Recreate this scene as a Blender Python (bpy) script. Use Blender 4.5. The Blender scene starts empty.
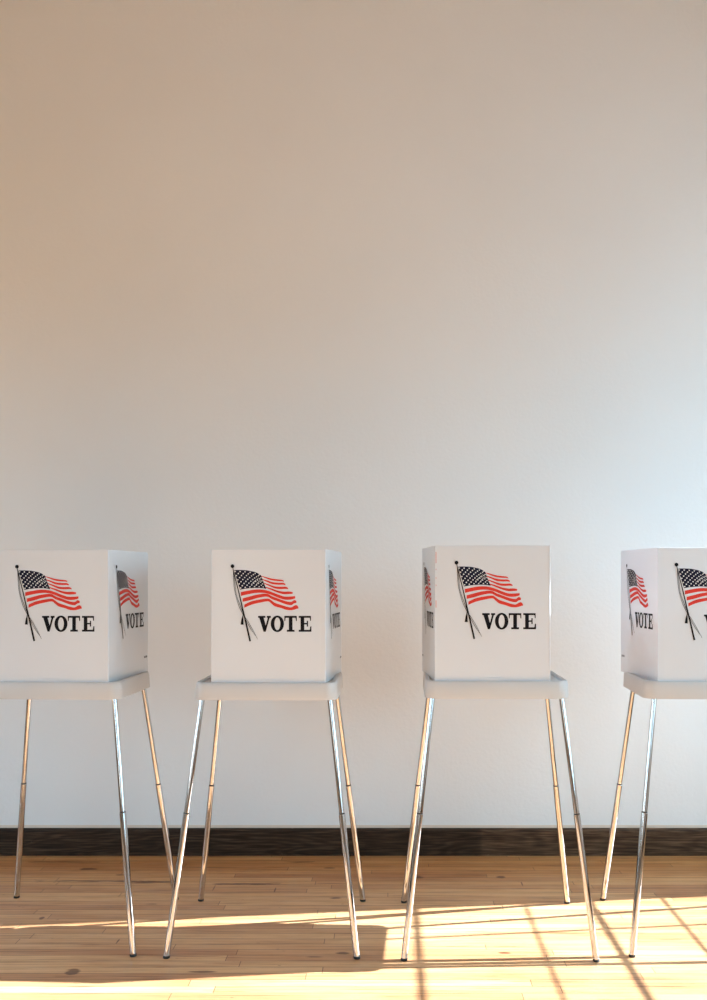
import bpy, bmesh, math, random
from mathutils import Vector, Matrix

random.seed(4)
scene = bpy.context.scene
C = scene.collection

# ------------------------------------------------------------------ camera, sky, sun, exposure
EYE = 1.37
cam_data = bpy.data.cameras.new('camera')
cam_data.sensor_fit = 'VERTICAL'
cam_data.sensor_height = 36.0
cam_data.lens = 950.0 / 1000.0 * 36.0
cam_data.shift_x = -0.0365
cam_data.shift_y = 0.076
cam = bpy.data.objects.new('camera', cam_data)
cam.location = (0, 0, EYE)
cam.rotation_euler = (math.radians(90), 0, 0)
C.objects.link(cam)
scene.camera = cam

SKY_EAST = (3.3, 5.5, 6.9)
GROUND_EAST = (2.3, 3.6, 4.5)
SKY_WEST = (5.3, 7.5, 9.2)
GROUND_WEST = (3.4, 2.1, 0.8)
SUN_STRENGTH = 35.0
SUN_COLOR = (0.76, 0.88, 1.0)
SUN_TAN = 0.615
SUN_DIR = Vector((-1.0, -0.122, -SUN_TAN))      # the way the sunlight travels

world = bpy.data.worlds.new('sky')
scene.world = world
world.use_nodes = True
bg = world.node_tree.nodes['Background']
bg.inputs['Strength'].default_value = 1.0
wnt = world.node_tree


def world_blend(axis, lo, hi):
    t = wnt.nodes.new('ShaderNodeTexCoord')
    sp = wnt.nodes.new('ShaderNodeSeparateXYZ')
    mr = wnt.nodes.new('ShaderNodeMapRange')
    mr.inputs[1].default_value = lo
    mr.inputs[2].default_value = hi
    wnt.links.new(t.outputs['Generated'], sp.inputs[0])
    wnt.links.new(sp.outputs[axis], mr.inputs[0])
    return mr.outputs[0]


def world_mix(fac, a, b):
    m = wnt.nodes.new('ShaderNodeMix')
    m.data_type = 'RGBA'
    wnt.links.new(fac, m.inputs[0])
    for idx, v in ((6, a), (7, b)):
        if isinstance(v, tuple):
            m.inputs[idx].default_value = v + (1,)
        else:
            wnt.links.new(v, m.inputs[idx])
    return m.outputs[2]


# sky above the horizon, sunlit street and brick below it, on either side of the building
fz = world_blend(2, -0.02, 0.12)
fx = world_blend(0, -0.05, 0.05)
wnt.links.new(world_mix(fx, world_mix(fz, GROUND_WEST, SKY_WEST), world_mix(fz, GROUND_EAST, SKY_EAST)), bg.inputs['Color'])

sun_data = bpy.data.lights.new('sun', 'SUN')
sun_data.energy = SUN_STRENGTH
sun_data.color = SUN_COLOR
sun_data.angle = math.radians(0.32)
sun = bpy.data.objects.new('sun', sun_data)
sun.location = (9, 4, 6)
sun.rotation_euler = SUN_DIR.to_track_quat('-Z', 'Y').to_euler()
C.objects.link(sun)

vs = scene.view_settings
vs.view_transform = 'Standard'
vs.look = 'None'
vs.exposure = 0.03
vs.gamma = 1.0
vs.use_curve_mapping = False

# room dimensions
XL, XR = -4.6, 3.0
YN, YF = -4.4, 4.67
ZC = 4.7
WALL_T = 0.25
# windows in the right wall: (y0, y1, z0, z1)
WZ0, WZ1 = 0.75, 2.98
RIGHT_WINDOWS = [(1.35, 4.33), (-2.1, 0.8)]
BACK_WINDOWS = [(-3.8, -2.0)]
LEFT_WINDOWS = [(0.6, 3.3)]


def portal(loc, direction, sx, sy):
    d = bpy.data.lights.new('portal', 'AREA')
    d.shape = 'RECTANGLE'
    d.size = sx
    d.size_y = sy
    d.cycles.is_portal = True
    o = bpy.data.objects.new('window_portal', d)
    o.location = loc
    o.rotation_euler = Vector(direction).to_track_quat('-Z', 'Z').to_euler()
    C.objects.link(o)


for (a, b) in RIGHT_WINDOWS:
    portal((XR + WALL_T + 0.02, (a + b) / 2, (WZ0 + WZ1) / 2), (-1, 0, 0), b - a, WZ1 - WZ0)
for (a, b) in BACK_WINDOWS:
    portal(((a + b) / 2, YN - WALL_T - 0.02, (WZ0 + WZ1) / 2), (0, 1, 0), b - a, WZ1 - WZ0)

for (a, b) in LEFT_WINDOWS:
    portal((XL - WALL_T - 0.02, (a + b) / 2, (WZ0 + WZ1) / 2), (1, 0, 0), b - a, WZ1 - WZ0)


# ------------------------------------------------------------------ material helpers
def new_mat(name):
    m = bpy.data.materials.new(name)
    m.use_nodes = True
    nt = m.node_tree
    return m, nt, nt.nodes['Principled BSDF']


def N(nt, kind, **props):
    n = nt.nodes.new(kind)
    for k, v in props.items():
        setattr(n, k, v)
    return n


def lk(nt, a, b):
    nt.links.new(a, b)


def math_node(nt, op, a, b=None, c=None):
    n = nt.nodes.new('ShaderNodeMath')
    n.operation = op
    for i, v in enumerate((a, b, c)):
        if v is None:
            continue
        if isinstance(v, (int, float)):
            n.inputs[i].default_value = v
        else:
            nt.links.new(v, n.inputs[i])
    return n.outputs[0]


def mixrgb(nt, blend, fac, a, b):
    n = nt.nodes.new('ShaderNodeMix')
    n.data_type = 'RGBA'
    n.blend_type = blend
    for idx, v in ((0, fac), (6, a), (7, b)):
        if isinstance(v, (int, float)):
            n.inputs[idx].default_value = v
        elif isinstance(v, tuple):
            n.inputs[idx].default_value = v if len(v) == 4 else v + (1,)
        else:
            nt.links.new(v, n.inputs[idx])
    return n.outputs[2]


def ramp(nt, fac, stops):
    n = nt.nodes.new('ShaderNodeValToRGB')
    e = n.color_ramp.elements
    while len(e) < len(stops):
        e.new(0.5)
    for el, (p, c) in zip(e, stops):
        el.position = p
        el.color = c if len(c) == 4 else tuple(c) + (1,)
    nt.links.new(fac, n.inputs[0])
    return n.outputs[0]


def noise(nt, vec, scale, detail=4, rough=0.5):
    n = nt.nodes.new('ShaderNodeTexNoise')
    n.inputs['Scale'].default_value = scale
    n.inputs['Detail'].default_value = detail
    n.inputs['Roughness'].default_value = rough
    nt.links.new(vec, n.inputs['Vector'])
    return n.outputs['Fac']


def mapping(nt, vec, scale=(1, 1, 1), loc=(0, 0, 0)):
    n = nt.nodes.new('ShaderNodeMapping')
    n.inputs['Scale'].default_value = scale
    n.inputs['Location'].default_value = loc
    nt.links.new(vec, n.inputs['Vector'])
    return n.outputs[0]


def objcoord(nt):
    return nt.nodes.new('ShaderNodeTexCoord').outputs['Object']


def bump(nt, height, bsdf, strength, dist=0.002):
    n = nt.nodes.new('ShaderNodeBump')
    n.inputs['Strength'].default_value = strength
    n.inputs['Distance'].default_value = dist
    nt.links.new(height, n.inputs['Height'])
    nt.links.new(n.outputs[0], bsdf.inputs['Normal'])


def simple(name, col, rough=0.5, metal=0.0, var=0.04, nscale=8.0, bstr=0.0):
    m, nt, b = new_mat(name)
    co = objcoord(nt)
    nz = noise(nt, co, nscale)
    lo = tuple(c * (1 - var) for c in col)
    hi = tuple(min(1, c * (1 + var)) for c in col)
    lk(nt, ramp(nt, nz, [(0.3, lo), (0.7, hi)]), b.inputs['Base Color'])
    b.inputs['Roughness'].default_value = rough
    b.inputs['Metallic'].default_value = metal
    if bstr:
        bump(nt, noise(nt, co, nscale * 30), b, bstr, 0.0006)
    return m


# wall paint: white plaster, rolled texture
def make_wall_mat():
    m, nt, b = new_mat('painted_plaster')
    co = objcoord(nt)
    big = noise(nt, co, 0.9, 3)
    lk(nt, ramp(nt, big, [(0.3, (0.755, 0.755, 0.750)), (0.7, (0.785, 0.787, 0.783))]), b.inputs['Base Color'])
    b.inputs['Roughness'].default_value = 0.75
    b.inputs['Specular IOR Level'].default_value = 0.25
    h = math_node(nt, 'ADD', noise(nt, co, 60, 5, 0.6), math_node(nt, 'MULTIPLY', noise(nt, co, 7, 3), 1.5))
    bump(nt, h, b, 0.28, 0.004)
    return m


def make_floor_mat():
    m, nt, b = new_mat('old_maple_strip_floor')
    co = objcoord(nt)
    br = N(nt, 'ShaderNodeTexBrick')
    br.offset = 0.37
    br.offset_frequency = 2
    br.squash = 1.0
    br.inputs['Scale'].default_value = 1.0
    br.inputs['Brick Width'].default_value = 1.15
    br.inputs['Row Height'].default_value = 0.052
    br.inputs['Mortar Size'].default_value = 0.0014
    br.inputs['Mortar Smooth'].default_value = 0.3
    br.inputs['Bias'].default_value = 0.0
    br.inputs['Color1'].default_value = (0, 0, 0, 1)
    br.inputs['Color2'].default_value = (1, 1, 1, 1)
    br.inputs['Mortar'].default_value = (0.5, 0.5, 0.5, 1)
    # wobble the strip ends so the butt joints are not aligned
    row = math_node(nt, 'FLOOR', math_node(nt, 'DIVIDE', N(nt, 'ShaderNodeSeparateXYZ').outputs[1], 0.052))
    sep = [n for n in nt.nodes if n.type == 'SEPXYZ'][0]
    lk(nt, co, sep.inputs[0])
    wn = N(nt, 'ShaderNodeTexWhiteNoise', noise_dimensions='1D')
    lk(nt, row, wn.inputs['W'])
    comb = N(nt, 'ShaderNodeCombineXYZ')
    lk(nt, math_node(nt, 'ADD', sep.outputs[0], math_node(nt, 'MULTIPLY', wn.outputs['Value'], 2.3)), comb.inputs[0])
    lk(nt, sep.outputs[1], comb.inputs[1])
    lk(nt, comb.outputs[0], br.inputs['Vector'])
    plank = br.outputs['Color']
    base = ramp(nt, plank, [(0.0, (0.50, 0.250, 0.118)), (0.5, (0.60, 0.335, 0.165)), (1.0, (0.69, 0.42, 0.22))])
    # long grain
    g1 = noise(nt, mapping(nt, comb.outputs[0], (2.2, 85, 1)), 1.0, 7, 0.72)
    col = mixrgb(nt, 'MULTIPLY', 0.9, base, ramp(nt, g1, [(0.32, (0.42, 0.31, 0.21)), (0.49, (0.92, 0.89, 0.85)), (0.70, (1.12, 1.12, 1.12))]))
    # broad honey and grey wear
    w = noise(nt, mapping(nt, co, (0.7, 2.6, 1)), 1.3, 4, 0.6)
    col = mixrgb(nt, 'MULTIPLY', 0.7, col, ramp(nt, w, [(0.32, (0.80, 0.64, 0.50)), (0.55, (1, 0.97, 0.93)), (0.8, (1.06, 1.07, 1.08))]))
    # dark streak stains
    s = noise(nt, mapping(nt, co, (1.3, 17, 1), (3.1, 0.7, 0)), 1.6, 5, 0.6)
    col = mixrgb(nt, 'MULTIPLY', ramp(nt, s, [(0.60, (0, 0, 0)), (0.72, (1, 1, 1))]), col, (0.50, 0.34, 0.24))
    # tiny scratches and nail marks
    v = N(nt, 'ShaderNodeTexVoronoi')
    v.inputs['Scale'].default_value = 1.0
    lk(nt, mapping(nt, co, (9, 30, 1)), v.inputs['Vector'])
    spots = ramp(nt, v.outputs['Distance'], [(0.03, (1, 1, 1)), (0.075, (0, 0, 0))])
    gate = ramp(nt, noise(nt, co, 4.0, 2), [(0.42, (0, 0, 0)), (0.5, (1, 1, 1))])
    col = mixrgb(nt, 'MULTIPLY', math_node(nt, 'MULTIPLY', spots, gate), col, (0.35, 0.27, 0.22))
    # knots and scars that have a place of their own: (x, y, rx, ry)
    wob = math_node(nt, 'MULTIPLY', math_node(nt, 'SUBTRACT', noise(nt, mapping(nt, co, (18, 60, 1)), 1.0, 4), 0.5), 1.4)
    for (kx, ky, rx, ry) in KNOTS:
        dx = math_node(nt, 'DIVIDE', math_node(nt, 'SUBTRACT', sep.outputs[0], kx), rx)
        dy = math_node(nt, 'DIVIDE', math_node(nt, 'SUBTRACT', sep.outputs[1], ky), ry)
        d = math_node(nt, 'SQRT', math_node(nt, 'ADD', math_node(nt, 'MULTIPLY', dx, dx), math_node(nt, 'MULTIPLY', dy, dy)))
        f = ramp(nt, math_node(nt, 'ADD', d, wob), [(0.60, (1, 1, 1)), (0.95, (0, 0, 0))])
        col = mixrgb(nt, 'MULTIPLY', math_node(nt, 'MULTIPLY', f, 0.85), col, (0.20, 0.11, 0.06))
    # darker and more amber towards the wall
    far = N(nt, 'ShaderNodeMapRange')
    far.inputs[1].default_value = 3.85
    far.inputs[2].default_value = 4.5
    lk(nt, math_node(nt, 'ADD', sep.outputs[1], math_node(nt, 'MULTIPLY', math_node(nt, 'SUBTRACT', w, 0.5), 0.9)), far.inputs[0])
    col = mixrgb(nt, 'MULTIPLY', math_node(nt, 'MULTIPLY', far.outputs[0], 0.85), col, (0.92, 0.76, 0.56))
    # gaps between strips
    col = mixrgb(nt, 'MULTIPLY', math_node(nt, 'MULTIPLY', br.outputs['Fac'], 0.95), col, (0.25, 0.16, 0.10))
    lk(nt, col, b.inputs['Base Color'])
    rg = noise(nt, mapping(nt, co, (3, 14, 1)), 2.0, 4)
    lk(nt, ramp(nt, rg, [(0.3, (0.30, 0.30, 0.30)), (0.7, (0.46, 0.46, 0.46))]), b.inputs['Roughness'])
    b.inputs['Specular IOR Level'].default_value = 0.32
    hh = math_node(nt, 'ADD', math_node(nt, 'MULTIPLY', br.outputs['Fac'], -1.0), math_node(nt, 'MULTIPLY', g1, 0.35))
    hh = math_node(nt, 'ADD', hh, math_node(nt, 'MULTIPLY', plank, 0.12))
    bump(nt, hh, b, 0.35, 0.0015)
    return m


def make_baseboard_mat():
    m, nt, b = new_mat('dark_stained_baseboard_wood')
    co = objcoord(nt)
    w = N(nt, 'ShaderNodeTexNoise')
    w.inputs['Scale'].default_value = 1.0
    w.inputs['Detail'].default_value = 2
    lk(nt, mapping(nt, co, (1.2, 1, 8)), w.inputs['Vector'])
    rings = math_node(nt, 'SINE', math_node(nt, 'MULTIPLY', w.outputs['Fac'], 95.0))
    fine = noise(nt, mapping(nt, co, (6, 1, 160)), 1.0, 5, 0.65)
    f = math_node(nt, 'ADD', math_node(nt, 'MULTIPLY', rings, 0.06), fine)
    col = ramp(nt, f, [(0.3, (0.020, 0.010, 0.005)), (0.5, (0.050, 0.028, 0.015)), (0.72, (0.125, 0.078, 0.047))])
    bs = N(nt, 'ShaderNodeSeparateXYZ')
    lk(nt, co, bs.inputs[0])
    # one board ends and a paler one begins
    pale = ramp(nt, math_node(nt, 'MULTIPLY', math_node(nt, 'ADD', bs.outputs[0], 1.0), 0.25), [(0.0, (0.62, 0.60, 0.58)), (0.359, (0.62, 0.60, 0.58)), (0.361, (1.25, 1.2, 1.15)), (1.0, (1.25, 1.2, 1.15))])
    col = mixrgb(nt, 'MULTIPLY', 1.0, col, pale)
    ch = noise(nt, mapping(nt, co, (30, 1, 40)), 1.0, 3)
    col = mixrgb(nt, 'MIX', ramp(nt, ch, [(0.76, (0, 0, 0)), (0.80, (0.7, 0.7, 0.7))]), col, (0.38, 0.31, 0.25))
    lk(nt, col, b.inputs['Base Color'])
    b.inputs['Roughness'].default_value = 0.55
    b.inputs['Specular IOR Level'].default_value = 0.2
    bump(nt, f, b, 0.3, 0.001)
    return m


def px_floor(px, py):
    s = (py - 576.0) / EYE
    return ((px - 390.0) / s, 950.0 / s)


KNOTS = []
for (kx, ky, rx, ry) in [(88, 869, 0.050, 0.022), (203, 972, 0.052, 0.011), (344, 953, 0.035, 0.014), (150, 882, 0.16, 0.018),
                         (415, 877, 0.05, 0.03), (72, 972, 0.03, 0.03), (150, 904, 0.04, 0.006), (300, 862, 0.08, 0.012),
                         (505, 953, 0.03, 0.01), (214, 888, 0.003, 0.05), (336, 898, 0.035, 0.012),
                         (92, 881, 0.30, 0.012), (248, 884, 0.22, 0.014), (60, 862, 0.25, 0.010), (330, 868, 0.03, 0.012), (42, 918, 0.012, 0.02), (118, 941, 0.004, 0.03),
                         (275, 890, 0.004, 0.04), (120, 875, 0.02, 0.01), (315, 957, 0.04, 0.006), (522, 884, 0.004, 0.04), (500, 877, 0.03, 0.02)]:
    X, Y = px_floor(kx, ky)
    KNOTS.append((X, Y, rx, ry))

M = {}
M['wall'] = make_wall_mat()
M['floor'] = make_floor_mat()
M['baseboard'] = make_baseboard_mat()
M['ceiling'] = simple('timber_ceiling', (0.52, 0.38, 0.27), 0.8)
M['brick'] = simple('tan_painted_brick', (0.46, 0.35, 0.27), 0.85)
M['trim'] = simple('painted_window_wood', (0.72, 0.70, 0.66), 0.45)
M['caulk'] = simple('old_cream_paint_edge', (0.70, 0.60, 0.50), 0.6)
M['tray'] = simple('warm_grey_plastic', (0.535, 0.53, 0.525), 0.42, var=0.02, nscale=5, bstr=0.08)
M['red'] = simple('printed_red_ink', (0.62, 0.050, 0.035), 0.45, var=0.06, nscale=40)
M['navy'] = simple('printed_navy_ink', (0.012, 0.014, 0.030), 0.45)
M['black'] = simple('printed_black_ink', (0.010, 0.010, 0.013), 0.45)
M['inkwhite'] = simple('unprinted_white_star', (0.80, 0.80, 0.79), 0.5)
for k in ('red', 'navy', 'black', 'inkwhite'):
    M[k].node_tree.nodes['Principled BSDF'].inputs['Specular IOR Level'].default_value = 0.06
M['rubber'] = simple('black_rubber', (0.015, 0.014, 0.013), 0.6)


def make_board_mat():
    m, nt, b = new_mat('white_corrugated_board')
    co = objcoord(nt)
    nz = noise(nt, co, 3)
    col = ramp(nt, nz, [(0.3, (0.695, 0.722, 0.755)), (0.7, (0.715, 0.742, 0.775))])
    lk(nt, col, b.inputs['Base Color'])
    b.inputs['Roughness'].default_value = 0.30
    b.inputs['Specular IOR Level'].default_value = 0.8
    fl = math_node(nt, 'SINE', math_node(nt, 'MULTIPLY', N(nt, 'ShaderNodeSeparateXYZ').outputs[2], 1100.0))
    sep = [n for n in nt.nodes if n.type == 'SEPXYZ'][0]
    lk(nt, co, sep.inputs[0])
    h = math_node(nt, 'ADD', math_node(nt, 'MULTIPLY', fl, 0.12), noise(nt, co, 12, 3))
    bump(nt, h, b, 0.15, 0.001)
    tr = N(nt, 'ShaderNodeBsdfTranslucent')
    lk(nt, col, tr.inputs['Color'])
    mx = N(nt, 'ShaderNodeMixShader')
    mx.inputs[0].default_value = 0.11
    lk(nt, b.outputs[0], mx.inputs[1])
    lk(nt, tr.outputs[0], mx.inputs[2])
    out = [n for n in nt.nodes if n.type == 'OUTPUT_MATERIAL'][0]
    lk(nt, mx.outputs[0], out.inputs['Surface'])
    return m


M['board'] = make_board_mat()


def make_chrome():
    m, nt, b = new_mat('polished_steel_tube')
    co = objcoord(nt)
    b.inputs['Base Color'].default_value = (0.62, 0.61, 0.60, 1)
    b.inputs['Metallic'].default_value = 1.0
    nz = noise(nt, mapping(nt, co, (40, 40, 3)), 1.0, 3)
    lk(nt, ramp(nt, nz, [(0.3, (0.05, 0.05, 0.05)), (0.7, (0.11, 0.11, 0.11))]), b.inputs['Roughness'])
    return m


M['chrome'] = make_chrome()


def make_glass():
    m = bpy.data.materials.new('window_glass')
    m.use_nodes = True
    nt = m.node_tree
    for n in list(nt.nodes):
        if n.type == 'BSDF_PRINCIPLED':
            nt.nodes.remove(n)
    out = nt.nodes['Material Output']
    t = N(nt, 'ShaderNodeBsdfTransparent')
    g = N(nt, 'ShaderNodeBsdfGlossy')
    g.inputs['Roughness'].default_value = 0.02
    mx = N(nt, 'ShaderNodeMixShader')
    mx.inputs[0].default_value = 0.05
    lk(nt, t.outputs[0], mx.inputs[1])
    lk(nt, g.outputs[0], mx.inputs[2])
    lk(nt, mx.outputs[0], out.inputs['Surface'])
    return m


M['glass'] = make_glass()


# ------------------------------------------------------------------ mesh helpers
def obj(name, bm, mats, parent=None, smooth=False, bevel=0.0):
    me = bpy.data.meshes.new(name)
    bmesh.ops.recalc_face_normals(bm, faces=bm.faces[:])
    bm.to_mesh(me)
    bm.free()
    if not isinstance(mats, (list, tuple)):
        mats = [mats]
    for mm in mats:
        me.materials.append(mm)
    if smooth:
        me.polygons.foreach_set('use_smooth', [True] * len(me.polygons))
        me.set_sharp_from_angle(angle=math.radians(40))
    o = bpy.data.objects.new(name, me)
    C.objects.link(o)
    if parent is not None:
        o.parent = parent
    if bevel:
        md = o.modifiers.new('bevel', 'BEVEL')
        md.width = bevel
        md.segments = 2
        md.limit_method = 'ANGLE'
    return o


def add_box(bm, x0, x1, y0, y1, z0, z1):
    vs_ = [bm.verts.new(p) for p in [(x0, y0, z0), (x1, y0, z0), (x1, y1, z0), (x0, y1, z0),
                                     (x0, y0, z1), (x1, y0, z1), (x1, y1, z1), (x0, y1, z1)]]
    for f in [(0, 3, 2, 1), (4, 5, 6, 7), (0, 1, 5, 4), (1, 2, 6, 5), (2, 3, 7, 6), (3, 0, 4, 7)]:
        bm.faces.new([vs_[i] for i in f])


def add_tube(bm, pts, radii, seg=20):
    """straight multi-ring tube through pts (collinear), closed at both ends"""
    d = (Vector(pts[-1]) - Vector(pts[0])).normalized()
    a = d.orthogonal().normalized()
    b = d.cross(a)
    rings = []
    for p, r in zip(pts, radii):
        p = Vector(p)
        rings.append([bm.verts.new(p + a * (r * math.cos(t * 2 * math.pi / seg)) + b * (r * math.sin(t * 2 * math.pi / seg))) for t in range(seg)])
    for r0, r1 in zip(rings, rings[1:]):
        for i in range(seg):
            bm.faces.new([r0[i], r0[(i + 1) % seg], r1[(i + 1) % seg], r1[i]])
    bm.faces.new(rings[0][::-1])
    bm.faces.new(rings[-1])


def struct(name, bm, mats, parent=None, **k):
    o = obj(name, bm, mats, parent, **k)
    if parent is None:
        o['kind'] = 'structure'
    return o


# ------------------------------------------------------------------ the room
bm = bmesh.new()
add_box(bm, XL, XR, YN, YF, -0.12, 0)
struct('floor', bm, M['floor'])
bm = bmesh.new()
add_box(bm, XL - WALL_T, XR + WALL_T, YN - WALL_T, YF + WALL_T, ZC, ZC + 0.2)
struct('ceiling', bm, M['ceiling'])
bm = bmesh.new()
add_box(bm, XL - WALL_T, XR + WALL_T, YF, YF + WALL_T, -0.12, ZC)
struct('wall_back', bm, M['wall'])


def holed_wall(name, axis, fixed0, fixed1, a0, a1, holes, mat):
    bm = bmesh.new()

    def bx(p, q, z0, z1):
        if axis == 'y':
            add_box(bm, fixed0, fixed1, p, q, z0, z1)
        else:
            add_box(bm, p, q, fixed0, fixed1, z0, z1)
    hs = sorted(holes)
    cur = a0
    for (p, q) in hs:
        bx(cur, p, -0.12, ZC)
        bx(p, q, -0.12, WZ0)
        bx(p, q, WZ1, ZC)
        cur = q
    bx(cur, a1, -0.12, ZC)
    return struct(name, bm, mat)


holed_wall('wall_right', 'y', XR, XR + WALL_T, YN - WALL_T, YF, RIGHT_WINDOWS, M['wall'])
holed_wall('wall_left', 'y', XL - WALL_T, XL, YN - WALL_T, YF, LEFT_WINDOWS, M['brick'])
holed_wall('wall_front', 'x', YN - WALL_T, YN, XL, XR, BACK_WINDOWS, M['brick'])


# the window in the right wall: glazing bars at the heights whose shadows fall on the floor
def z_at_window(xfloor):
    return (XR + 0.12 - xfloor) * SUN_TAN


def make_window(name, axis, plane, a, b, vbars, hbars, side=1):
    """plane = coordinate of the sash; bars = list of (position, width)"""
    def bx(bm, p, q, z0, z1, t=0.02):
        if axis == 'y':
            add_box(bm, plane - t, plane + t, p, q, z0, z1)
        else:
            add_box(bm, p, q, plane - t, plane + t, z0, z1)
    bm = bmesh.new()
    fw = 0.05
    bx(bm, a, a + fw, WZ0, WZ1, 0.035)
    bx(bm, b - fw, b, WZ0, WZ1, 0.035)
    bx(bm, a + fw, b - fw, WZ0, WZ0 + fw, 0.035)
    bx(bm, a + fw, b - fw, WZ1 - fw, WZ1, 0.035)
    fr = struct(name, bm, M['trim'])
    bm = bmesh.new()
    for (p, w) in vbars:
        bx(bm, p - w / 2, p + w / 2, WZ0 + fw, WZ1 - fw, 0.0045)
    for (z, w) in hbars:
        bx(bm, a + fw, b - fw, z - w / 2, z + w / 2, 0.004)
    obj('glazing_bars', bm, M['trim'], fr)
    bm = bmesh.new()
    bx(bm, a + fw, b - fw, WZ0 + fw, WZ1 - fw, 0.0015)
    obj('glass_pane', bm, M['glass'], fr)
    # sill board
    bm = bmesh.new()
    if axis == 'y' and side < 0:
        add_box(bm, XL - 0.08, XL + 0.05, a - 0.05, b + 0.05, WZ0 - 0.03, WZ0)
    elif axis == 'y':
        add_box(bm, XR - 0.05, XR + 0.08, a - 0.05, b + 0.05, WZ0 - 0.03, WZ0)
    else:
        add_box(bm, a - 0.05, b + 0.05, YN - 0.08, YN + 0.05, WZ0 - 0.03, WZ0)
    obj('window_sill', bm, M['trim'], fr)
    return fr


hb = [(z_at_window(1.155), 0.007), (z_at_window(0.84), 0.016), (z_at_window(0.562), 0.007), (z_at_window(0.105), 0.015)]
make_window('window_1', 'y', XR + 0.12, 1.35, 4.33, [(3.965, 0.014), (2.75, 0.05), (2.25, 0.02)], hb)
even = [(z, 0.02) for z in (1.2, 1.65, 2.1, 2.55)]
make_window('window_2', 'y', XR + 0.12, -2.1, 0.8, [(p, 0.03) for p in (-1.4, -0.65, 0.1)], even)
make_window('window_3', 'x', YN - 0.12, -3.8, -2.0, [(p, 0.03) for p in (-3.2, -2.6)], even)
make_window('window_4', 'y', XL - 0.12, 0.6, 3.3, [(p, 0.03) for p in (1.25, 1.9, 2.6)], even, -1)


# baseboards: plain dark board with eased top edge and a thin painted line above
def baseboard(name, p0, p1, inward):
    bm = bmesh.new()
    L = (Vector(p1) - Vector(p0)).length
    prof = [(0, 0), (0.020, 0), (0.020, 0.120), (0.017, 0.129), (0.010, 0.133), (0, 0.133)]
    d = (Vector(p1) - Vector(p0)).normalized()
    n = Vector(inward)
    rings = []
    for t in (0, L):
        rings.append([bm.verts.new(Vector(p0) + d * t + n * q[0] + Vector((0, 0, q[1]))) for q in prof])
    k = len(prof)
    for i in range(k):
        bm.faces.new([rings[0][i], rings[0][(i + 1) % k], rings[1][(i + 1) % k], rings[1][i]])
    bm.faces.new(rings[0])
    bm.faces.new(rings[1][::-1])
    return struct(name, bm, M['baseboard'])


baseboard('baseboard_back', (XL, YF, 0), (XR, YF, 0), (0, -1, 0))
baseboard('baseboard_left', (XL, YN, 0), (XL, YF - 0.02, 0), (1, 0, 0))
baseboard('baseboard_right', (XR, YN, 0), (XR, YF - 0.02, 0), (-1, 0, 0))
bm = bmesh.new()
add_box(bm, XL, XR, YF - 0.004, YF, 0.133, 0.146)
struct('trim_1', bm, M['caulk'])


# ------------------------------------------------------------------ the printed flag and lettering
U = 0.000498         # one unit of the lettering layout, in metres


def cat(pts, n=6):
    """Catmull-Rom through tuples of any length"""
    out = []
    P = [pts[0]] + list(pts) + [pts[-1]]
    for i in range(1, len(P) - 2):
        for j in range(n):
            t = j / n
            out.append(tuple(0.5 * (2 * b + (c - a) * t + (2 * a - 5 * b + 4 * c - d) * t * t + (3 * b - a - 3 * c + d) * t ** 3)
                             for a, b, c, d in zip(P[i - 1], P[i], P[i + 1], P[i + 2])))
    out.append(tuple(pts[-1]))
    return out


class Print:
    def __init__(self, place):
        self.bm = bmesh.new()
        self.place = place

    def poly(self, pts, mi=0, lift=0.0):
        f = self.bm.faces.new([self.bm.verts.new(self.place(x, y, lift)) for x, y in pts])
        f.material_index = mi
        return f

    def ribbon(self, pts, mi=0, lift=0.0, vertical=True):
        if vertical:
            pts = [(x, y, w * 1.30) for x, y, w in pts]

        """pts = (x, y, thickness); thickness measured up-down (vertical) or across"""
        L, R = [], []
        for i, (x, y, w) in enumerate(pts):
            if vertical:
                nx, ny = 0, 1
            else:
                a = pts[max(0, i - 1)]
                b = pts[min(len(pts) - 1, i + 1)]
                dx, dy = b[0] - a[0], b[1] - a[1]
                l = math.hypot(dx, dy) or 1
                nx, ny = -dy / l, dx / l
            L.append(self.bm.verts.new(self.place(x - nx * w / 2, y - ny * w / 2, lift)))
            R.append(self.bm.verts.new(self.place(x + nx * w / 2, y + ny * w / 2, lift)))
        for i in range(len(pts) - 1):
            f = self.bm.faces.new([L[i], L[i + 1], R[i + 1], R[i]])
            f.material_index = mi

    def disc(self, cx, cy, r, mi=0, lift=0.0, n=10):
        self.poly([(cx + r * math.cos(i * 2 * math.pi / n), cy + r * math.sin(i * 2 * math.pi / n)) for i in range(n)], mi, lift)

    def star(self, cx, cy, r, mi, lift, sx=1.0):
        pts = []
        for i in range(10):
            rr = r if i % 2 == 0 else r * 0.55
            a = -math.pi / 2 + i * math.pi / 5
            pts.append((cx + sx * rr * math.cos(a), cy + rr * math.sin(a)))
        self.poly(pts, mi, lift)

    def finish(self, name, mats, parent):
        return obj(name, self.bm, mats, parent)


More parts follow.
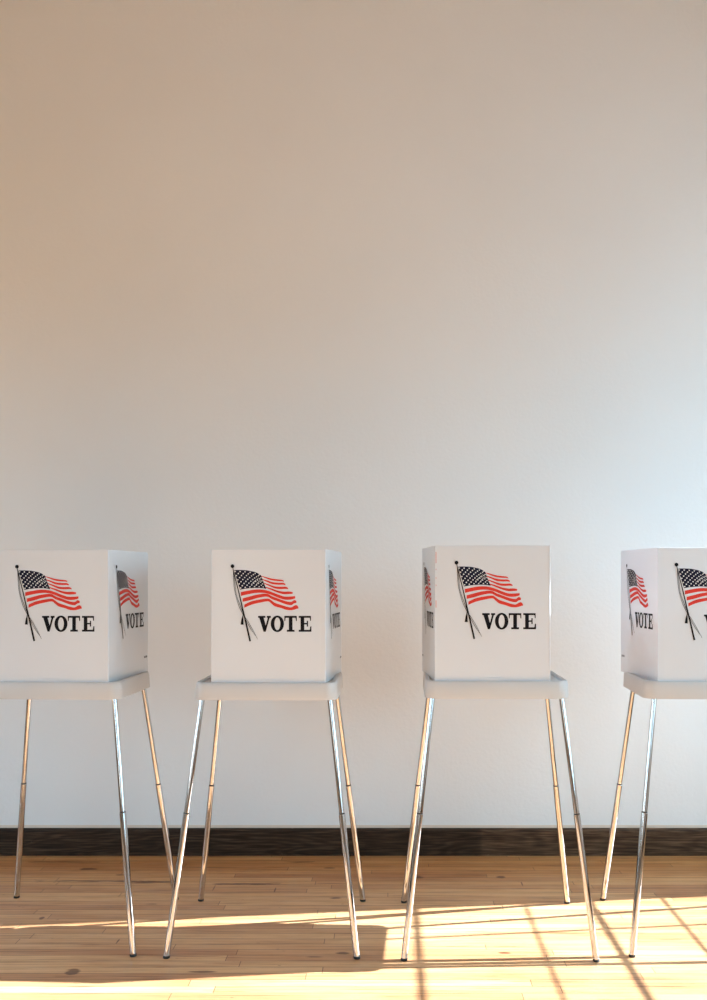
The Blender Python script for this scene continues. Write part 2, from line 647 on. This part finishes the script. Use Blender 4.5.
def flag_print(place, parent):
    P = Print(place)
    RED, NAVY, WHITE, BLACK = 0, 1, 2, 3
    # short stripes beside the canton
    P.ribbon(cat([(267, 155, 3), (300, 166, 7), (345, 180, 10), (390, 186, 10), (425, 189, 8), (436, 195, 5)]), RED, 0)
    P.ribbon(cat([(274, 179, 5), (310, 192, 9), (350, 207, 12), (395, 212, 12), (430, 212, 11), (448, 218, 7)]), RED, 0)
    P.ribbon(cat([(286, 207, 5), (325, 222, 9), (370, 239, 12), (410, 243, 13), (450, 242, 12), (468, 248, 7)]), RED, 0)
    P.ribbon(cat([(300, 238, 6), (345, 253, 10), (390, 270, 12), (435, 280, 15), (475, 279, 15), (502, 280, 9)]), RED, 0)
    # long stripes below
    P.ribbon(cat([(118, 288, 22), (165, 278, 21), (225, 268, 20), (285, 268, 18), (335, 280, 17), (390, 302, 18), (440, 318, 18),
                  (485, 318, 18), (520, 312, 13)]), RED, 0)
    P.ribbon(cat([(131, 333, 20), (185, 320, 22), (245, 304, 20), (310, 297, 17), (350, 316, 17), (400, 334, 17), (450, 352, 18),
                  (490, 358, 19), (512, 345, 19), (529, 346, 12)]), RED, 0)
    P.ribbon(cat([(143, 378, 18), (195, 355, 20), (255, 341, 18), (318, 332, 16), (342, 345, 19), (370, 366, 20), (415, 380, 18),
                  (455, 393, 19), (490, 397, 16), (515, 388, 23), (532, 384, 20), (544, 390, 9)]), RED, 0)
    # canton
    canton = [(66, 112), (85, 110), (110, 110), (140, 111), (165, 113), (190, 118), (215, 123), (240, 132), (258, 143), (268, 151),
              (275, 170), (284, 196), (296, 226), (307, 250), (285, 246), (258, 243), (225, 243), (190, 245), (150, 249), (112, 256),
              (100, 220), (88, 180), (76, 145)]
    P.poly(canton, NAVY, 1)
    top = lambda u: (75 + 186 * u, 121 + 3 * u + 24 * u * u * u)
    bot = lambda u: (116 + 172 * u, 244 - 22 * math.sin(u * 2.6) * 0.35 - 4 * u)
    for r in range(9):
        v = r / 8.0
        n = 6 if r % 2 == 0 else 5
        for k in range(n):
            u = (k + (0.0 if n == 6 else 0.5)) / 5.0
            if u > 0.97:
                u = 0.97
            a, b = top(u), bot(u)
            x = a[0] + (b[0] - a[0]) * v
            y = a[1] + (b[1] - a[1]) * v
            x += 5 * math.sin(v * 3.14) * u
            P.star(x, y, 6.9 - 1.5 * u, WHITE, 2, 1.0)
    # folds in the canton: two pale strokes
    P.ribbon(cat([(196, 214, 1.5), (222, 192, 3), (252, 168, 1.5)]), WHITE, 3, False)
    P.ribbon(cat([(224, 228, 1.5), (244, 204, 3), (268, 182, 1.5)]), WHITE, 3, False)
    # pole with ball, cords and tassel
    P.ribbon(cat([(57, 90, 5), (75, 165, 6), (98, 255, 7), (130, 392, 9), (160, 520, 11), (187, 638, 13)]), BLACK, 4, False)
    P.disc(56, 82, 14, BLACK, 4, 16)
    P.ribbon(cat([(62, 100, 2), (64, 170, 3), (72, 260, 3), (98, 360, 3), (130, 430, 4), (170, 490, 3), (205, 550, 3), (242, 622, 2)]), BLACK, 5, False)
    P.ribbon(cat([(60, 100, 2), (72, 190, 3), (84, 290, 3), (112, 370, 4), (136, 430, 5), (150, 470, 4), (196, 552, 3), (238, 610, 2)]), BLACK, 5, False)
    P.ribbon(cat([(137, 430, 4), (133, 455, 7), (130, 475, 14), (127, 515, 22)]), BLACK, 5, False)
    return P.finish('flag_print', [M['red'], M['navy'], M['inkwhite'], M['black']], parent)


def vote_print(place, parent):
    P = Print(place)
    T, B = 450.0, 567.0
    S = 14.0     # serif thickness
    # V
    P.poly([(245, T), (300, T), (300, T + S), (245, T + S)])
    P.poly([(310, T), (340, T), (340, T + S), (310, T + S)])
    P.poly([(254, T + S), (287, T + S), (306, 536), (298, B), (286, B)], 0)
    P.poly([(317, T + S), (331, T + S), (302, B), (290, B)], 0)
    # O
    cx, cy = 388.0, (T + B) / 2
    n = 40
    out = [(cx + 49 * math.cos(i * 2 * math.pi / n), cy + 61 * math.sin(i * 2 * math.pi / n)) for i in range(n)]
    inn = [(cx + 22 * math.cos(i * 2 * math.pi / n), cy + 47 * math.sin(i * 2 * math.pi / n)) for i in range(n)]
    for i in range(n):
        j = (i + 1) % n
        P.poly([out[i], out[j], inn[j], inn[i]])
    # T
    P.poly([(440, T), (532, T), (532, T + S), (440, T + S)])
    P.poly([(440, T + S), (449, T + S), (446, T + 38), (440, T + 38)])
    P.poly([(523, T + S), (532, T + S), (532, T + 38), (526, T + 38)])
    P.poly([(473, T + S), (500, T + S), (500, B - S), (473, B - S)])
    P.poly([(458, B - S), (515, B - S), (515, B), (458, B)])
    # E
    P.poly([(546, T), (637, T), (637, T + S), (546, T + S)])
    P.poly([(560, T + S), (587, T + S), (587, B - S), (560, B - S)])
    P.poly([(546, B - S), (640, B - S), (640, B), (546, B)])
    P.poly([(587, 502), (610, 502), (610, 513), (587, 513)])
    P.poly([(606, 486), (615, 486), (615, 529), (606, 529)])
    P.poly([(628, T + S), (637, T + S), (637, T + 36), (631, T + 36)])
    P.poly([(632, B - 40), (640, B - 40), (640, B - S), (628, B - S)])
    return P.finish('vote_lettering', [M['black']], parent)


def small_print(place, parent, x0):
    P = Print(place)
    x = x0
    for w, h in [(9, 16), (9, 16), (4, 5), (9, 16), (8, 16), (9, 16)]:
        y = 820 - h / 2 + (16 - h) / 2
        P.poly([(x, y), (x + w, y), (x + w, y + h), (x, y + h)])
        x += w + 4
    return P.finish('small_print', [M['black']], parent)


# ------------------------------------------------------------------ one voting booth
BW, BH, BD = 0.420, 0.497, 0.420     # shield width, height, depth
PT = 0.004
TRAY_W, TRAY_D, TRAY_H = 0.530, 0.440, 0.064
TRAY_TOP = 0.978
FLARE = 0.026
FRONT_Y = -0.205                      # shield front plane, behind the tray's front edge


def rounded_rect(hx, hy, r, n=7):
    pts = []
    for cx, cy, a0 in ((hx - r, hy - r, 0), (-hx + r, hy - r, 90), (-hx + r, -hy + r, 180), (hx - r, -hy + r, 270)):
        for i in range(n):
            a = math.radians(a0 + 90.0 * i / (n - 1))
            pts.append((cx + r * math.cos(a), cy + r * math.sin(a)))
    return pts


def loft(bm, rings, cap0=True, cap1=True):
    vr = [[bm.verts.new(p) for p in r] for r in rings]
    k = len(vr[0])
    for a, b in zip(vr, vr[1:]):
        for i in range(k):
            bm.faces.new([a[i], a[(i + 1) % k], b[(i + 1) % k], b[i]])
    if cap0:
        bm.faces.new(vr[0][::-1])
    if cap1:
        bm.faces.new(vr[-1])


def make_booth():
    root = bpy.data.objects.new('voting_booth', None)
    root.empty_display_size = 0.2
    C.objects.link(root)
    # --- tray: hollow-edged plastic table top with rounded corners and a raised lip
    bm = bmesh.new()
    hx, hy = TRAY_W / 2, TRAY_D / 2
    rings = []
    for (dz, inset, r) in [(-0.058, 0.022, 0.026), (-0.058, 0.010, 0.034), (-TRAY_H, 0.006, 0.036), (-TRAY_H, 0.0005, 0.046), (-0.062, 0.0, 0.046), (-0.030, 0.001, 0.046), (-0.012, 0.0025, 0.045),
                           (-0.004, 0.005, 0.043), (-0.001, 0.007, 0.040), (0.0, 0.011, 0.036), (0.0, 0.020, 0.028), (-0.002, 0.023, 0.026), (-0.007, 0.025, 0.024)]:
        rings.append([(x, y, TRAY_TOP + dz) for x, y in rounded_rect(hx - inset, hy - inset, r)])
    loft(bm, rings)
    obj('tray', bm, M['tray'], root, smooth=True)
    # --- privacy shield
    z0 = TRAY_TOP - 0.006
    z1 = z0 + BH

    def panel(name, c0, c1, thick_dir, cut, tab=False):
        """outer face from c0 to c1 (xy); thick_dir inward normal; cut=(start,end) top corner clip"""
        c0, c1, n = Vector(c0), Vector(c1), Vector(thick_dir)
        d = (c1 - c0)
        L = d.length
        d = d / L
        zt = z1
        prof = [(0, z0), (L, z0)]
        if cut[1]:
            prof += [(L, zt - 0.012), (L - 0.004, zt - 0.003), (L - 0.012, zt)]
        else:
            prof += [(L, zt)]
        if cut[0]:
            prof += [(0.012, zt), (0.004, zt - 0.003), (0, zt - 0.012)]
        else:
            prof += [(0, zt)]
        if tab:
            prof = [(0, z0), (L * 0.40, z0), (L * 0.41, z0 - 0.0), (L * 0.59, z0 - 0.0), (L * 0.60, z0), (L, z0)] + prof[2:]
        bm = bmesh.new()
        a = [bm.verts.new((c0.x + d.x * t, c0.y + d.y * t, z)) for t, z in prof]
        b = [bm.verts.new((c0.x + d.x * t + n.x * PT, c0.y + d.y * t + n.y * PT, z)) for t, z in prof]
        k = len(prof)
        bm.faces.new(a)
        bm.faces.new(b[::-1])
        for i in range(k):
            bm.faces.new([a[i], b[i], b[(i + 1) % k], a[(i + 1) % k]])
        return obj(name, bm, M['board'], root, bevel=0.0012)

    def placer(c0, c1, outward):
        """c0 = the panel's left end as read from outside"""
        c0, c1, n = Vector(c0), Vector(c1), Vector(outward)
        d = (c1 - c0).normalized()

        def f(x, y, lift):
            u = (x + 101.0) * U
            z = z1 - (y + 44.0) * U
            e = 0.0007 + 0.00025 * lift
            return (c0.x + d.x * u + n.x * e, c0.y + d.y * u + n.y * e, z)
        return f

    FL, FR = (-BW / 2, FRONT_Y), (BW / 2, FRONT_Y)
    BL, BR = (-BW / 2 - FLARE, FRONT_Y + BD), (BW / 2 + FLARE, FRONT_Y + BD)
    l = math.hypot(FLARE, BD)
    nr = (BD / l, -FLARE / l)
    nl = (-BD / l, -FLARE / l)

    def v3(p):
        return (p[0], p[1], 0)
    fp = panel('front_panel', v3(FL), v3(FR), (0, 1, 0), (False, False))
    pl = placer(v3(FL), v3(FR), (0, -1, 0))
    flag_print(pl, fp)
    vote_print(pl, fp)
    rp = panel('side_panel', v3((FR[0], FR[1] + PT)), v3(BR), (-nr[0], -nr[1], 0), (False, True))
    pr = placer(v3(FR), v3(BR), (nr[0], nr[1], 0))
    flag_print(pr, rp)
    vote_print(pr, rp)
    small_print(pr, rp, 650)
    lp = panel('side_panel', v3((FL[0], FL[1] + PT)), v3(BL), (-nl[0], -nl[1], 0), (False, True))
    pq = placer(v3(BL), v3(FL), (nl[0], nl[1], 0))
    flag_print(pq, lp)
    vote_print(pq, lp)
    small_print(pq, lp, -75)
    # side panels swing about their front corner
    for pn, hx_ in ((rp, BW / 2), (lp, -BW / 2)):
        for q in [pn] + list(pn.children):
            q.data.transform(Matrix.Translation((-hx_, -FRONT_Y, 0)))
        pn.location = (hx_, FRONT_Y, 0)
    # fold strip along each front corner
    for sx, nm in ((-1, 'fold'), (1, 'fold')):
        bm = bmesh.new()
        x = sx * BW / 2
        pts = [(x - sx * 0.006, FRONT_Y - 0.0008), (x, FRONT_Y - 0.0012), (x + sx * 0.0016, FRONT_Y + 0.001), (x + sx * 0.0018, FRONT_Y + 0.006),
               (x - sx * 0.001, FRONT_Y + 0.006), (x - sx * 0.006, FRONT_Y + 0.001)]
        segs = [(0.004, 0.12), (0.124, 0.31), (0.314, 0.437), (0.441, BH - 0.001)]
        for (a, b) in segs:
            loft(bm, [[(p[0], p[1], z0 + a) for p in pts], [(p[0], p[1], z0 + b) for p in pts]])
        obj('corner_fold', bm, M['board'], fp)
    # locking tab at the foot of the front panel
    bm = bmesh.new()
    prof = [(-0.042, 0.010), (-0.036, -0.0), (0.036, -0.0), (0.042, 0.010), (0.036, 0.016), (-0.036, 0.016)]
    loft(bm, [[(x, FRONT_Y - 0.003, z0 + z) for x, z in prof], [(x, FRONT_Y + 0.0, z0 + z) for x, z in prof]])
    obj('locking_tab', bm, M['board'], fp)
    # --- legs
    for sx in (-1, 1):
        for sy in (-1, 1):
            top = Vector((sx * 0.236, sy * 0.185, TRAY_TOP - TRAY_H + 0.006))
            foot = Vector((sx * 0.342, sy * 0.300, 0.0))
            d = (foot - top)
            P = lambda t: top + d * t
            bm = bmesh.new()
            tj = 0.455
            add_tube(bm, [P(0), P(tj + 0.003)], [0.0100, 0.0100])
            add_tube(bm, [P(tj), P(tj + 0.0015), P(0.5), P(0.991)], [0.0106, 0.0118, 0.0118, 0.0118])
            leg = obj('leg', bm, M['chrome'], root, smooth=True)
            bm = bmesh.new()
            add_tube(bm, [P(tj - 0.0045), P(tj - 0.0002)], [0.0108, 0.0108])
            obj('joint_ring', bm, M['rubber'], leg, smooth=True)
            bm = bmesh.new()
            # foot cap with a level underside
            rings = []
            for z, r in ((0.0, 0.0112), (0.0015, 0.0124), (0.0075, 0.0124), (0.010, 0.0118)):
                c = top + d * ((top.z - z) / (top.z))
                rings.append([(c.x + r * math.cos(i * math.pi / 10), c.y + r * math.sin(i * math.pi / 10), z) for i in range(20)])
            loft(bm, rings)
            obj('foot_cap', bm, M['rubber'], leg, smooth=True)
    return root


def copy_tree(o, parent=None):
    c = o.copy()
    C.objects.link(c)
    c.parent = parent
    for ch in list(o.children):
        copy_tree(ch, c)
    return c


# (x, depth, turn in degrees, height factor, shield offset in x, extra swing of right and left side panels, label)
BOOTHS = [
    (-1.258, 3.735, -1.8, 0.999, 0.009, -0.3, 0.0, 'voting booth farthest left, cut off by the frame, its right side panel in plain view'),
    (-0.458, 3.705, -0.4, 1.000, 0.011, -1.3, 0.6, 'voting booth second from left, standing whole in the shaded part of the floor'),
    (0.396, 3.682, -0.8, 1.009, -0.018, -0.8, 1.8, 'voting booth third from left, whole, front feet in the bright sun patch'),
    (1.212, 3.702, -2.8, 1.004, -0.003, 0.0, 4.0, 'voting booth farthest right, cut off by the frame, its left side panel in plain view'),
]
proto = make_booth()
for i, (x, y, rz, hf, sx, swr, swl, lab) in enumerate(BOOTHS):
    o = proto if i == 0 else copy_tree(proto)
    o.location = (x, y, 0)
    o.rotation_euler = (0, 0, math.radians(rz))
    o.scale = (1, 1, hf)
    for ch in o.children:
        if ch.name.startswith('front_panel'):
            ch.location.x = sx
            if i == 3:
                for q in ch.children:
                    if q.name.startswith(('flag_print', 'vote_lettering')):
                        q.location.x = -0.011 if q.name.startswith('flag') else -0.005
        elif ch.name.startswith('side_panel'):
            right = ch.location.x > 0
            ch.location.x = (BW / 2 if right else -BW / 2) + sx
            ch.rotation_euler.z = math.radians(swr if right else swl)
        elif ch.name.startswith('leg') and i == 3:
            ch.location.x = 0.015
    o['label'] = lab
    o['category'] = 'voting booth'
    o['group'] = 'voting booths in a row along the wall'

# broken red register marks on the left front corner of the third shield
third = [o for o in bpy.data.objects if o.name == 'voting_booth.002'][0]
panel3 = [c for c in third.children if c.name.startswith('front_panel')][0]
for (a, b) in ((6.5, 17.5), (23.0, 24.2), (31.5, 32.7), (38.5, 40.0), (54.0, 61.0)):
    bm = bmesh.new()
    zt = TRAY_TOP - 0.006 + BH
    x = -BW / 2 + 0.0035
    add_box(bm, x - 0.0007, x + 0.0007, FRONT_Y - 0.0018, FRONT_Y - 0.0006, zt - b * 0.0037, zt - a * 0.0037)
    obj('red_edge_mark', bm, M['red'], panel3)
